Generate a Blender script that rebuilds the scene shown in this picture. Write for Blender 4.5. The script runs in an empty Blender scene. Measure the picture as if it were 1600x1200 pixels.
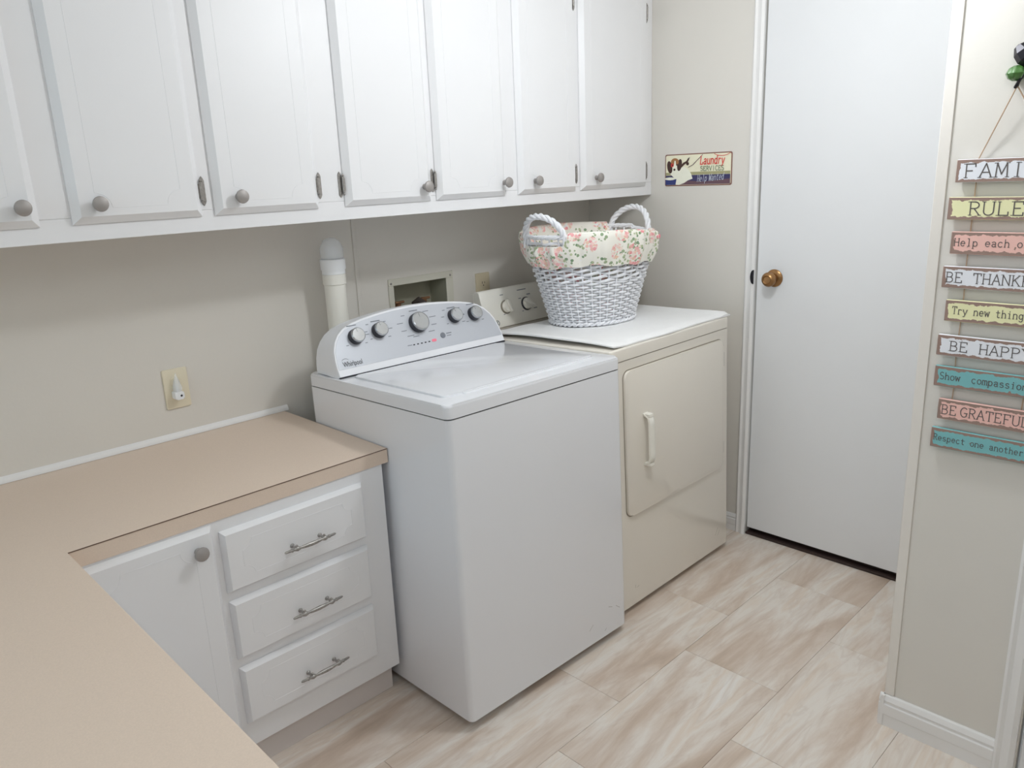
import bpy, bmesh, math, random
from mathutils import Vector, Matrix
random.seed(7)
R = math.radians
SC = bpy.context.scene
COL = SC.collection

# ---------------------------------------------------------------- camera, light, exposure
def cam_axes(yaw, pitch, roll):
    a, b, c = R(yaw), R(pitch), R(roll)
    fw = Vector((math.sin(a) * math.cos(b), math.cos(a) * math.cos(b), math.sin(b)))
    rt = Vector((math.cos(a), -math.sin(a), 0))
    up = rt.cross(fw)
    return rt * math.cos(c) + up * math.sin(c), up * math.cos(c) - rt * math.sin(c), fw

cam = bpy.data.objects.new('camera', bpy.data.cameras.new('camera'))
COL.objects.link(cam)
r_, u_, f_ = cam_axes(44.0766, -15.1712, -2.4422)
M = Matrix((r_, u_, -f_)).transposed().to_4x4()
M.translation = Vector((-1.1676, -2.3049, 1.5032))
cam.matrix_world = M
cam.data.sensor_width = 36
cam.data.lens = 36 * 1210.824 / 1600
cam.data.clip_start = 0.02
SC.camera = cam

SC.view_settings.view_transform = 'Standard'
SC.view_settings.look = 'None'
SC.view_settings.gamma = 1
SC.view_settings.use_curve_mapping = False
SC.view_settings.exposure = 0.0
SC.cycles.use_denoising = True
SC.cycles.max_bounces = 10
SC.cycles.diffuse_bounces = 7
SC.cycles.glossy_bounces = 4
SC.cycles.transmission_bounces = 8
SC.cycles.caustics_reflective = False
SC.cycles.caustics_refractive = False
SC.cycles.sample_clamp_indirect = 4

w = bpy.data.worlds.new('world'); SC.world = w; w.use_nodes = True
w.node_tree.nodes['Background'].inputs[0].default_value = (.75, .87, 1, 1)
w.node_tree.nodes['Background'].inputs[1].default_value = 1.0

def area(name, loc, target, sx, sy, power, color, spread=180):
    l = bpy.data.lights.new(name, 'AREA'); l.shape = 'RECTANGLE'; l.size = sx; l.size_y = sy
    l.energy = power; l.color = color; l.spread = R(spread)
    o = bpy.data.objects.new(name, l); COL.objects.link(o); o.location = loc
    o.rotation_euler = (Vector(target) - Vector(loc)).to_track_quat('-Z', 'Y').to_euler()
    return o
# ceiling fixture over the aisle, daylight through the west window, an added fill bulb
def bulb(name, loc, radius, power, color):
    l = bpy.data.lights.new(name, 'POINT'); l.shadow_soft_size = radius; l.energy = power; l.color = color
    o = bpy.data.objects.new(name, l); COL.objects.link(o); o.location = loc
bulb('ceiling_lamp', (.50, -1.36, 2.10), .065, 21, (.925, .965, 1))
area('window_daylight', (-2.56, -1.1, 1.65), (1.5, -1.1, 1.5), 1.3, .9, 6, (.70, .91, 1))
bulb('fill_light', (-.85, -2.45, 2.08), .2, 10.8, (.90, .955, 1))  # unseen fill added near the camera to lift the left cabinets

# ---------------------------------------------------------------- materials
def principled(name, color, rough=.5, metal=0.0, noise=None, bump=None, coat=0, spec=.5, trans=0, ior=1.45):
    m = bpy.data.materials.new(name); m.use_nodes = True
    nt = m.node_tree; b = nt.nodes['Principled BSDF']
    b.inputs['Base Color'].default_value = (*color, 1)
    b.inputs['Roughness'].default_value = rough
    b.inputs['Metallic'].default_value = metal
    b.inputs['Specular IOR Level'].default_value = spec
    b.inputs['Coat Weight'].default_value = coat
    b.inputs['Transmission Weight'].default_value = trans
    b.inputs['IOR'].default_value = ior
    tc = nt.nodes.new('ShaderNodeTexCoord')
    if noise:
        sc, amt = noise
        n = nt.nodes.new('ShaderNodeTexNoise'); n.inputs['Scale'].default_value = sc; n.inputs['Detail'].default_value = 4
        nt.links.new(tc.outputs['Object'], n.inputs['Vector'])
        mx = nt.nodes.new('ShaderNodeMix'); mx.data_type = 'RGBA'
        mx.inputs[6].default_value = (*[max(0, c * (1 - amt)) for c in color], 1)
        mx.inputs[7].default_value = (*[min(1, c * (1 + amt)) for c in color], 1)
        nt.links.new(n.outputs['Fac'], mx.inputs[0]); nt.links.new(mx.outputs[2], b.inputs['Base Color'])
    if bump:
        sc, st = bump
        n2 = nt.nodes.new('ShaderNodeTexNoise'); n2.inputs['Scale'].default_value = sc; n2.inputs['Detail'].default_value = 3
        nt.links.new(tc.outputs['Object'], n2.inputs['Vector'])
        bp = nt.nodes.new('ShaderNodeBump'); bp.inputs['Strength'].default_value = st; bp.inputs['Distance'].default_value = .002
        nt.links.new(n2.outputs['Fac'], bp.inputs['Height']); nt.links.new(bp.outputs['Normal'], b.inputs['Normal'])
    return m

def srgb(r, g, b):
    f = lambda c: (c / 255) / 12.92 if c / 255 <= .04045 else ((c / 255 + .055) / 1.055) ** 2.4
    return (f(r), f(g), f(b))

m_wall = principled('wall_paint', srgb(219, 215, 208), .7, noise=(6, .02), bump=(90, .12))
m_ceil = principled('ceiling_paint', srgb(243, 243, 241), .8, noise=(5, .02))
m_trim = principled('trim_paint', srgb(232, 231, 230), .45, noise=(8, .015))
m_guard = principled('corner_guard_paint', srgb(228, 223, 216), .5, noise=(8, .015))
m_door = principled('door_paint', srgb(228, 229, 231), .5, noise=(7, .015), bump=(60, .06))
m_cab = principled('cabinet_paint', srgb(233, 233, 235), .42, noise=(9, .012), bump=(40, .05))
m_toe = principled('toe_kick_paint', srgb(214, 207, 204), .6, noise=(9, .02))
m_lam = principled('tan_laminate', srgb(220, 201, 184), .38, noise=(420, .09))
m_lamedge = principled('laminate_edge_line', srgb(96, 72, 60), .6, noise=(50, .1))
m_washer = principled('white_enamel', srgb(228, 229, 233), .16, noise=(4, .01), coat=.3)
m_wplastic = principled('white_plastic', srgb(235, 236, 240), .3, noise=(5, .01))
m_almond = principled('almond_enamel', srgb(226, 220, 210), .16, noise=(4, .012), coat=.3)
m_almondp = principled('almond_plastic', srgb(236, 233, 224), .35, noise=(5, .012))
m_silver = principled('silver_fascia', srgb(196, 199, 206), .38, .25, noise=(3, .03))
m_chrome = principled('brushed_chrome', srgb(190, 192, 194), .24, .85, noise=(60, .05))
m_dark = principled('dark_plastic', srgb(52, 52, 58), .45, noise=(10, .05))
m_seam = principled('dark_gap', srgb(70, 68, 66), .8, noise=(10, .05))
m_dgap = principled('almond_gap', srgb(140, 132, 118), .7, noise=(10, .05))
m_print = principled('grey_print', srgb(120, 124, 132), .6, noise=(10, .03))
m_blackprint = principled('black_print', srgb(52, 54, 60), .6, noise=(10, .03))
m_pink = principled('pink_indicator', srgb(246, 130, 150), .5, noise=(10, .03))
m_pewter = principled('pewter_knob', srgb(160, 155, 152), .5, .35, noise=(30, .06))
m_aged = principled('aged_metal', srgb(158, 154, 150), .36, .6, noise=(160, .45))
m_brass = principled('antique_brass', srgb(158, 120, 80), .28, .8, noise=(60, .35))
m_pvc = principled('pvc_pipe', srgb(232, 230, 222), .4, noise=(10, .02))
m_pvcw = principled('white_collar', srgb(236, 238, 240), .4, noise=(10, .02))
m_clear = principled('clear_plastic', (.90, .93, .95), .08, noise=(12, .02))
m_clear.node_tree.nodes['Principled BSDF'].inputs['Alpha'].default_value = .42
m_outlet = principled('ivory_plastic', srgb(226, 217, 194), .4, noise=(12, .02))
m_outlet2 = principled('tan_plastic', srgb(200, 188, 162), .4, noise=(12, .02))
m_boxframe = principled('box_frame_plastic', srgb(206, 203, 190), .5, noise=(12, .02))
m_boxin = principled('box_inside', srgb(168, 166, 148), .6, noise=(12, .05))
m_valve = principled('valve_brass', srgb(150, 112, 84), .4, .5, noise=(30, .2))
m_hose = principled('dark_hose', srgb(74, 66, 62), .6, noise=(30, .1))
m_wick = principled('white_wicker', srgb(236, 237, 241), .5, noise=(60, .05))
m_towel = principled('white_towel', srgb(238, 238, 238), .9, noise=(30, .02), bump=(320, .5))
m_thresh = principled('dark_threshold', srgb(56, 42, 38), .6, noise=(20, .1))
m_cord = principled('jute_cord', srgb(186, 160, 136), .8, noise=(200, .1))
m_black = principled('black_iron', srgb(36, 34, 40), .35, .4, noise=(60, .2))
m_green = principled('green_glass', srgb(84, 132, 66), .08, trans=.3, noise=(90, .55), coat=.5)
m_letter = principled('faded_ink', srgb(96, 90, 88), .8, noise=(150, .18))
m_grout = principled('grout', srgb(176, 162, 148), .8, noise=(30, .05))
m_scuff = principled('scuff_mark', srgb(150, 148, 146), .7, noise=(80, .15))
m_pinkth = principled('pink_thread', srgb(238, 150, 160), .8, noise=(100, .1))

def plank_mat(name, color):
    m = principled(name, color, .75); nt = m.node_tree; b = nt.nodes['Principled BSDF']
    tc = nt.nodes.new('ShaderNodeTexCoord')
    # worn away along the edges: distance to the plank border broken up by noise
    sep = nt.nodes.new('ShaderNodeSeparateXYZ'); nt.links.new(tc.outputs['Generated'], sep.inputs[0])
    def edge(out, span):
        a = nt.nodes.new('ShaderNodeMath'); a.operation = 'SUBTRACT'; a.inputs[1].default_value = .5; nt.links.new(out, a.inputs[0])
        c = nt.nodes.new('ShaderNodeMath'); c.operation = 'ABSOLUTE'; nt.links.new(a.outputs[0], c.inputs[0])
        d = nt.nodes.new('ShaderNodeMath'); d.operation = 'SUBTRACT'; d.inputs[0].default_value = .5; nt.links.new(c.outputs[0], d.inputs[1])
        e = nt.nodes.new('ShaderNodeMath'); e.operation = 'MULTIPLY'; e.inputs[1].default_value = span; nt.links.new(d.outputs[0], e.inputs[0])
        return e.outputs[0]
    ey, ez = edge(sep.outputs[1], .22), edge(sep.outputs[2], .05)
    mn = nt.nodes.new('ShaderNodeMath'); mn.operation = 'MINIMUM'; nt.links.new(ey, mn.inputs[0]); nt.links.new(ez, mn.inputs[1])
    oi = nt.nodes.new('ShaderNodeObjectInfo')
    mp = nt.nodes.new('ShaderNodeVectorMath'); mp.operation = 'ADD'
    nt.links.new(tc.outputs['Object'], mp.inputs[0]); nt.links.new(oi.outputs['Random'], mp.inputs[1])
    n = nt.nodes.new('ShaderNodeTexNoise'); n.inputs['Scale'].default_value = 75; n.inputs['Detail'].default_value = 6
    nt.links.new(mp.outputs[0], n.inputs['Vector'])
    ns = nt.nodes.new('ShaderNodeMath'); ns.operation = 'MULTIPLY'; ns.inputs[1].default_value = .0145; nt.links.new(n.outputs['Fac'], ns.inputs[0])
    gt = nt.nodes.new('ShaderNodeMath'); gt.operation = 'LESS_THAN'; nt.links.new(mn.outputs[0], gt.inputs[0]); nt.links.new(ns.outputs[0], gt.inputs[1])
    n2 = nt.nodes.new('ShaderNodeTexNoise'); n2.inputs['Scale'].default_value = 70; n2.inputs['Detail'].default_value = 6
    nt.links.new(mp.outputs[0], n2.inputs['Vector'])
    g2 = nt.nodes.new('ShaderNodeMath'); g2.operation = 'GREATER_THAN'; g2.inputs[1].default_value = .72; nt.links.new(n2.outputs['Fac'], g2.inputs[0])
    mxm = nt.nodes.new('ShaderNodeMath'); mxm.operation = 'MAXIMUM'; nt.links.new(gt.outputs[0], mxm.inputs[0]); nt.links.new(g2.outputs[0], mxm.inputs[1])
    sn = nt.nodes.new('ShaderNodeSeparateXYZ'); nt.links.new(tc.outputs['Normal'], sn.inputs[0])
    ab = nt.nodes.new('ShaderNodeMath'); ab.operation = 'ABSOLUTE'; nt.links.new(sn.outputs[2], ab.inputs[0])
    fr = nt.nodes.new('ShaderNodeMath'); fr.operation = 'LESS_THAN'; fr.inputs[1].default_value = .6; nt.links.new(ab.outputs[0], fr.inputs[0])
    mm = nt.nodes.new('ShaderNodeMath'); mm.operation = 'MULTIPLY'; nt.links.new(mxm.outputs[0], mm.inputs[0]); nt.links.new(fr.outputs[0], mm.inputs[1])
    mx = nt.nodes.new('ShaderNodeMix'); mx.data_type = 'RGBA'
    mx.inputs[6].default_value = (*color, 1); mx.inputs[7].default_value = (*srgb(150, 126, 116), 1)
    nt.links.new(mm.outputs[0], mx.inputs[0]); nt.links.new(mx.outputs[2], b.inputs['Base Color'])
    return m

def tile_mat():
    m = principled('travertine_vinyl', (.6, .5, .4), .42); nt = m.node_tree; b = nt.nodes['Principled BSDF']
    tc = nt.nodes.new('ShaderNodeTexCoord'); oi = nt.nodes.new('ShaderNodeObjectInfo')
    mul = nt.nodes.new('ShaderNodeVectorMath'); mul.operation = 'SCALE'; mul.inputs[3].default_value = 37
    comb = nt.nodes.new('ShaderNodeCombineXYZ')
    for i in range(3): nt.links.new(oi.outputs['Random'], comb.inputs[i])
    nt.links.new(comb.outputs[0], mul.inputs[0])
    add = nt.nodes.new('ShaderNodeVectorMath'); nt.links.new(tc.outputs['Object'], add.inputs[0]); nt.links.new(mul.outputs[0], add.inputs[1])
    mp = nt.nodes.new('ShaderNodeMapping'); mp.inputs['Rotation'].default_value = (0, 0, R(-7)); mp.inputs['Scale'].default_value = (1.5, 8.0, 1)
    nt.links.new(add.outputs[0], mp.inputs['Vector'])
    n = nt.nodes.new('ShaderNodeTexNoise'); n.inputs['Scale'].default_value = 1.0; n.inputs['Detail'].default_value = 8
    n.inputs['Roughness'].default_value = .60; n.inputs['Distortion'].default_value = .55
    nt.links.new(mp.outputs[0], n.inputs['Vector'])
    cr = nt.nodes.new('ShaderNodeValToRGB'); nt.links.new(n.outputs['Fac'], cr.inputs[0])
    e = cr.color_ramp.elements
    e[0].position = .28; e[0].color = (*srgb(184, 165, 148), 1)
    e[1].position = .74; e[1].color = (*srgb(232, 228, 223), 1)
    for p, c in ((.39, (202, 184, 168)), (.47, (215, 202, 190)), (.55, (227, 220, 212)), (.62, (220, 206, 192))):
        q = e.new(p); q.color = (*srgb(*c), 1)
    # fine darker veins
    w2 = nt.nodes.new('ShaderNodeTexNoise'); w2.inputs['Scale'].default_value = 2.6; w2.inputs['Detail'].default_value = 8; w2.inputs['Distortion'].default_value = .7
    nt.links.new(mp.outputs[0], w2.inputs['Vector'])
    r2 = nt.nodes.new('ShaderNodeValToRGB'); nt.links.new(w2.outputs['Fac'], r2.inputs[0])
    k = r2.color_ramp.elements
    k[0].position = .44; k[0].color = (0, 0, 0, 1); k[1].position = .56; k[1].color = (0, 0, 0, 1)
    q = k.new(.5); q.color = (.28, .28, .28, 1)
    mx = nt.nodes.new('ShaderNodeMix'); mx.data_type = 'RGBA'
    nt.links.new(r2.outputs[0], mx.inputs[0]); nt.links.new(cr.outputs[0], mx.inputs[6]); mx.inputs[7].default_value = (*srgb(194, 176, 162), 1)
    nt.links.new(mx.outputs[2], b.inputs['Base Color'])
    return m

def floral_mat():
    m = principled('floral_cotton', (.85, .83, .77), .9); nt = m.node_tree; b = nt.nodes['Principled BSDF']
    tc = nt.nodes.new('ShaderNodeTexCoord')
    def vor(scale, off=0.0, dist=0.0):
        mp = nt.nodes.new('ShaderNodeMapping'); mp.inputs['Location'].default_value = (off, off * .7, off * 1.3)
        nt.links.new(tc.outputs['Object'], mp.inputs['Vector'])
        v = nt.nodes.new('ShaderNodeTexVoronoi'); v.inputs['Scale'].default_value = scale
        nt.links.new(mp.outputs[0], v.inputs['Vector']); return v
    def less(out, t):
        a = nt.nodes.new('ShaderNodeMath'); a.operation = 'LESS_THAN'; a.inputs[1].default_value = t; nt.links.new(out, a.inputs[0]); return a.outputs[0]
    def mul(a, c):
        x = nt.nodes.new('ShaderNodeMath'); x.operation = 'MULTIPLY'; nt.links.new(a, x.inputs[0]); nt.links.new(c, x.inputs[1]); return x.outputs[0]
    def mix(fac, a, c):
        x = nt.nodes.new('ShaderNodeMix'); x.data_type = 'RGBA'; nt.links.new(fac, x.inputs[0])
        if isinstance(a, tuple): x.inputs[6].default_value = (*a, 1)
        else: nt.links.new(a, x.inputs[6])
        if isinstance(c, tuple): x.inputs[7].default_value = (*c, 1)
        else: nt.links.new(c, x.inputs[7])
        return x.outputs[2]
    cluster = vor(15.5, .3)
    petal = vor(92, 1.1); leaf = vor(72, 2.7); leafz = vor(11, 4.4)
    ramp = nt.nodes.new('ShaderNodeValToRGB'); sp = nt.nodes.new('ShaderNodeSeparateColor'); nt.links.new(petal.outputs['Color'], sp.inputs[0])
    nt.links.new(sp.outputs[0], ramp.inputs[0]); e = ramp.color_ramp.elements
    e[0].position = 0; e[0].color = (*srgb(226, 142, 148), 1); e[1].position = 1; e[1].color = (*srgb(240, 226, 214), 1)
    for p, c in ((.18, (236, 176, 176)), (.36, (244, 212, 206)), (.52, (232, 196, 170)), (.62, (236, 184, 180)), (.8, (240, 222, 212))):
        q = e.new(p); q.color = (*srgb(*c), 1)
    lramp = nt.nodes.new('ShaderNodeValToRGB'); sp2 = nt.nodes.new('ShaderNodeSeparateColor'); nt.links.new(leaf.outputs['Color'], sp2.inputs[0])
    nt.links.new(sp2.outputs[1], lramp.inputs[0]); e = lramp.color_ramp.elements
    e[0].color = (*srgb(122, 150, 118), 1); e[1].color = (*srgb(190, 196, 160), 1)
    base = srgb(240, 237, 228)
    c1 = mix(mul(less(leafz.outputs['Distance'], .56), less(leaf.outputs['Distance'], .42)), base, lramp.outputs[0])
    c2 = mix(mul(less(cluster.outputs['Distance'], .47), less(petal.outputs['Distance'], .60)), c1, ramp.outputs[0])
    nt.links.new(c2, b.inputs['Base Color'])
    return m
m_tile = tile_mat(); m_floral = floral_mat()
m_pw = plank_mat('worn_white_paint', srgb(232, 234, 240)); m_py = plank_mat('worn_yellow_paint', srgb(234, 232, 186))
m_pk = plank_mat('worn_pink_paint', srgb(236, 190, 180)); m_pt = plank_mat('worn_teal_paint', srgb(124, 184, 187))

# ---------------------------------------------------------------- helpers
def link_mesh(name, bm, mat, parent=None, smooth=40):
    bmesh.ops.recalc_face_normals(bm, faces=bm.faces)
    me = bpy.data.meshes.new(name); bm.to_mesh(me); bm.free()
    if mat: me.materials.append(mat)
    if smooth:
        me.shade_smooth(); me.set_sharp_from_angle(angle=R(smooth))
    o = bpy.data.objects.new(name, me); COL.objects.link(o)
    if parent: o.parent = parent
    return o

def tag(o, label, cat, group=None):
    o['label'] = label; o['category'] = cat
    if group: o['group'] = group
    return o

def thing(name, label, cat, loc=(0, 0, 0), group=None):
    o = bpy.data.objects.new(name, None); COL.objects.link(o); o.location = loc; o.empty_display_size = .05
    return tag(o, label, cat, group)

def struct(name, bm, mat, parent=None, smooth=40):
    o = link_mesh(name, bm, mat, parent, smooth)
    if not parent: o['kind'] = 'structure'
    return o

def box(x0, x1, y0, y1, z0, z1, bev=0, bm=None, seg=1):
    t = bmesh.new()
    v = [t.verts.new(p) for p in ((x0, y0, z0), (x1, y0, z0), (x1, y1, z0), (x0, y1, z0), (x0, y0, z1), (x1, y0, z1), (x1, y1, z1), (x0, y1, z1))]
    for f in ((0, 3, 2, 1), (4, 5, 6, 7), (0, 1, 5, 4), (1, 2, 6, 5), (2, 3, 7, 6), (3, 0, 4, 7)): t.faces.new([v[i] for i in f])
    if bev: bmesh.ops.bevel(t, geom=list(t.edges), offset=bev, segments=seg, profile=.5, affect='EDGES')
    if bm is None: return t
    join(bm, t); return bm

def join(bm, t, mat=None):
    if mat is not None: bmesh.ops.transform(t, matrix=mat, verts=t.verts)
    me = bpy.data.meshes.new('tmp'); t.to_mesh(me); t.free(); bm.from_mesh(me); bpy.data.meshes.remove(me)

def prism(outline, d0, d1, fn, bm=None, bev=0, seg=2):
    """outline [(a,b)], extruded between depths d0 and d1; fn(a,b,d)->xyz"""
    t = bmesh.new()
    A = [t.verts.new(fn(a, b, d0)) for a, b in outline]; B = [t.verts.new(fn(a, b, d1)) for a, b in outline]
    n = len(outline)
    t.faces.new(A); fb = t.faces.new(B[::-1])
    for i in range(n): t.faces.new((A[i], B[i], B[(i + 1) % n], A[(i + 1) % n]))
    if bev:
        bmesh.ops.bevel(t, geom=list(fb.edges), offset=bev, segments=seg, profile=.5, affect='EDGES')
    if bm is None: return t
    join(bm, t); return bm

def rrect(x0, x1, y0, y1, r, n=6):
    pts = []
    for cx, cy, a in ((x1 - r, y1 - r, 0), (x0 + r, y1 - r, 90), (x0 + r, y0 + r, 180), (x1 - r, y0 + r, 270)):
        for k in range(n + 1):
            t = R(a + 90 * k / n); pts.append((cx + r * math.cos(t), cy + r * math.sin(t)))
    return pts

def lathe(prof, seg=24, bm=None, mat=None):
    """prof [(r,z)] about z; mat places it"""
    t = bmesh.new(); rings = []
    for r, z in prof:
        if r < 1e-6: rings.append([t.verts.new((0, 0, z))])
        else: rings.append([t.verts.new((r * math.cos(2 * math.pi * k / seg), r * math.sin(2 * math.pi * k / seg), z)) for k in range(seg)])
    for a, b in zip(rings, rings[1:]):
        if len(a) == 1 and len(b) == 1: continue
        for k in range(seg):
            k2 = (k + 1) % seg
            if len(a) == 1: t.faces.new((a[0], b[k], b[k2]))
            elif len(b) == 1: t.faces.new((a[k], a[k2], b[0]))
            else: t.faces.new((a[k], a[k2], b[k2], b[k]))
    for e in (rings[0], rings[-1]):
        if len(e) > 1: t.faces.new(e)
    if mat is not None: bmesh.ops.transform(t, matrix=mat, verts=t.verts)
    if bm is None: return t
    join(bm, t); return bm

def axis_mat(origin, zdir, xhint=(1, 0, 0)):
    z = Vector(zdir).normalized(); x = Vector(xhint); x = (x - z * x.dot(z))
    if x.length < 1e-6: x = z.orthogonal()
    x.normalize(); y = z.cross(x)
    m = Matrix((x, y, z)).transposed().to_4x4(); m.translation = Vector(origin); return m

def tube(pts, rad, sides=8, closed=False, bm=None, flat=1.0):
    """tube along pts; rad a number or a list"""
    t = bm if bm is not None else bmesh.new()
    P = [Vector(p) for p in pts]; n = len(P); rings = []
    prev = None
    for i, p in enumerate(P):
        if closed: d = P[(i + 1) % n] - P[i - 1]
        else: d = P[min(i + 1, n - 1)] - P[max(i - 1, 0)]
        d.normalize()
        if prev is None:
            a = Vector((0, 0, 1)); a = a - d * a.dot(d)
            if a.length < .1: a = Vector((1, 0, 0)) - d * d.x
        else: a = prev - d * prev.dot(d)
        a.normalize(); prev = a; b = d.cross(a)
        r = rad[i] if isinstance(rad, (list, tuple)) else rad
        rings.append([t.verts.new(p + a * (r * flat * math.cos(2 * math.pi * k / sides)) + b * (r * math.sin(2 * math.pi * k / sides))) for k in range(sides)])
    m = n if closed else n - 1
    for i in range(m):
        A, B = rings[i], rings[(i + 1) % n]
        for k in range(sides):
            t.faces.new((A[k], A[(k + 1) % sides], B[(k + 1) % sides], B[k]))
    if not closed:
        t.faces.new(rings[0][::-1]); t.faces.new(rings[-1])
    return t

def copy_tree(o, parent=None):
    c = o.copy(); COL.objects.link(c)
    if parent: c.parent = parent
    for ch in list(o.children): copy_tree(ch, c)
    return c

# ---- stroke lettering (print on signs) -------------------------------------------------
def arc(cx, cy, rx, ry, a0, a1, n=10):
    return [(cx + rx * math.cos(R(a0 + (a1 - a0) * k / n)), cy + ry * math.sin(R(a0 + (a1 - a0) * k / n))) for k in range(n + 1)]
G = {
 'A': ([[(.06, 0), (.36, 1), (.66, 0)], [(.18, .36), (.54, .36)]], [(.06, 0), (.66, 0)]),
 'B': ([[(.14, 0), (.14, 1)], [(.14, 1)] + arc(.36, .76, .22, .24, 90, -90) + [(.14, .52)], [(.14, .52)] + arc(.38, .26, .25, .26, 90, -90) + [(.14, 0)]], [(.1, 0), (.1, 1)]),
 'C': ([arc(.4, .5, .3, .5, 45, 315, 16)], []),
 'E': ([[(.14, 0), (.14, 1)], [(.14, 1), (.6, 1), (.6, .82)], [(.14, .52), (.46, .52)], [(.14, 0), (.62, 0), (.62, .2)]], [(.1, 0), (.1, 1)]),
 'F': ([[(.14, 0), (.14, 1)], [(.14, 1), (.62, 1), (.62, .8)], [(.14, .5), (.46, .5)]], [(.14, 0), (.1, 1)]),
 'G': ([arc(.4, .5, .32, .5, 50, 310, 16) + [(.63, .42)], [(.42, .42), (.7, .42)]], []),
 'H': ([[(.1, 0), (.1, 1)], [(.6, 0), (.6, 1)], [(.1, .5), (.6, .5)]], [(.1, 0), (.1, 1), (.6, 0), (.6, 1)]),
 'I': ([[(.36, 0), (.36, 1)]], [(.36, 0), (.36, 1), (.3, 0), (.42, 1)]),
 'K': ([[(.12, 0), (.12, 1)], [(.6, 1), (.12, .42)], [(.26, .58), (.64, 0)]], [(.12, 0), (.12, 1), (.58, 1), (.62, 0)]),
 'L': ([[(.14, 0), (.14, 1)], [(.14, 0), (.62, 0), (.62, .24)]], [(.1, 0), (.14, 1)]),
 'M': ([[(.08, 0), (.12, 1), (.37, .2), (.62, 1), (.66, 0)]], [(.08, 0), (.08, 1), (.66, 0), (.66, 1)]),
 'N': ([[(.1, 0), (.1, 1), (.62, 0), (.62, 1)]], [(.1, 0), (.06, 1), (.62, 1)]),
 'P': ([[(.14, 0), (.14, 1)], [(.14, 1)] + arc(.38, .74, .24, .26, 90, -90) + [(.14, .48)]], [(.14, 0), (.1, 1)]),
 'R': ([[(.14, 0), (.14, 1)], [(.14, 1)] + arc(.36, .75, .23, .25, 90, -90) + [(.14, .5)], [(.34, .5), (.64, 0)]], [(.14, 0), (.1, 1), (.64, 0)]),
 'S': ([arc(.36, .75, .24, .25, 40, 270, 12) + arc(.36, .25, .27, .25, 90, -140, 12)], []),
 'T': ([[(.36, 0), (.36, 1)], [(.06, .8), (.06, 1), (.66, 1), (.66, .8)]], [(.36, 0)]),
 'U': ([[(.1, 1), (.1, .32)] + arc(.36, .3, .26, .3, 180, 360) + [(.62, 1)]], [(.1, 1), (.62, 1)]),
 'V': ([[(.06, 1), (.36, 0), (.66, 1)]], [(.06, 1), (.66, 1)]),
 'W': ([[(.04, 1), (.2, 0), (.38, .75), (.56, 0), (.72, 1)]], [(.04, 1), (.72, 1)]),
 'Y': ([[(.06, 1), (.36, .5), (.66, 1)], [(.36, .5), (.36, 0)]], [(.36, 0), (.06, 1), (.66, 1)]),
 'a': ([[(.14, .55)] + arc(.34, .5, .2, .15, 150, 0) + [(.54, .05), (.62, 0)], arc(.34, .18, .2, .18, 60, 330, 12)], []),
 'c': ([arc(.36, .32, .26, .32, 45, 315, 14)], []),
 'd': ([arc(.34, .32, .24, .32, 0, 360, 14), [(.58, 1), (.58, 0), (.66, 0)]], []),
 'e': ([[(.12, .34), (.6, .34)] + arc(.36, .33, .25, .32, 0, 310, 14)], []),
 'g': ([arc(.34, .34, .23, .3, 0, 360, 14), [(.57, .64), (.57, -.08)] + arc(.35, -.1, .22, .2, 0, -150, 8)], []),
 'h': ([[(.14, 0), (.14, 1)], [(.14, .4)] + arc(.36, .4, .22, .24, 180, 0) + [(.58, 0)]], [(.14, 0), (.58, 0)]),
 'i': ([[(.2, .64), (.36, .64), (.36, 0)], [(.36, .84), (.36, .92)]], [(.36, 0), (.3, 0), (.42, 0)]),
 'l': ([[(.2, 1), (.36, 1), (.36, 0)]], [(.36, 0), (.3, 0), (.42, 0)]),
 'm': ([[(.06, 0), (.06, .64)], [(.06, .44)] + arc(.21, .44, .15, .2, 180, 0, 6) + [(.36, 0)], [(.36, .44)] + arc(.51, .44, .15, .2, 180, 0, 6) + [(.66, 0)]], [(.06, 0), (.36, 0), (.66, 0)]),
 'n': ([[(.12, 0), (.12, .64)], [(.12, .4)] + arc(.35, .4, .23, .24, 180, 0) + [(.58, 0)]], [(.12, 0), (.58, 0)]),
 'o': ([arc(.36, .32, .26, .32, 0, 360, 16)], []),
 'p': ([[(.12, .64), (.12, -.3)], arc(.36, .32, .24, .32, 0, 360, 14)], [(.12, -.3)]),
 'r': ([[(.2, 0), (.2, .64)], [(.2, .4)] + arc(.42, .42, .22, .22, 180, 40, 6)], [(.2, 0), (.26, 0)]),
 's': ([arc(.36, .48, .2, .16, 30, 270, 10) + arc(.36, .16, .22, .16, 90, -150, 10)], []),
 't': ([[(.3, .9), (.3, .14)] + arc(.44, .14, .14, .14, 180, 320, 6), [(.1, .64), (.56, .64)]], []),
 'u': ([[(.12, .64), (.12, .24)] + arc(.34, .22, .22, .22, 180, 360) + [(.56, .64)], [(.56, .3), (.56, 0), (.64, 0)]], []),
 'w': ([[(.06, .64), (.2, 0), (.36, .55), (.52, 0), (.66, .64)]], [(.06, .64), (.66, .64)]),
 'y': ([[(.08, .64), (.34, .02)], [(.62, .64), (.26, -.26), (.12, -.26)]], [(.08, .64), (.62, .64)]),
}
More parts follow.
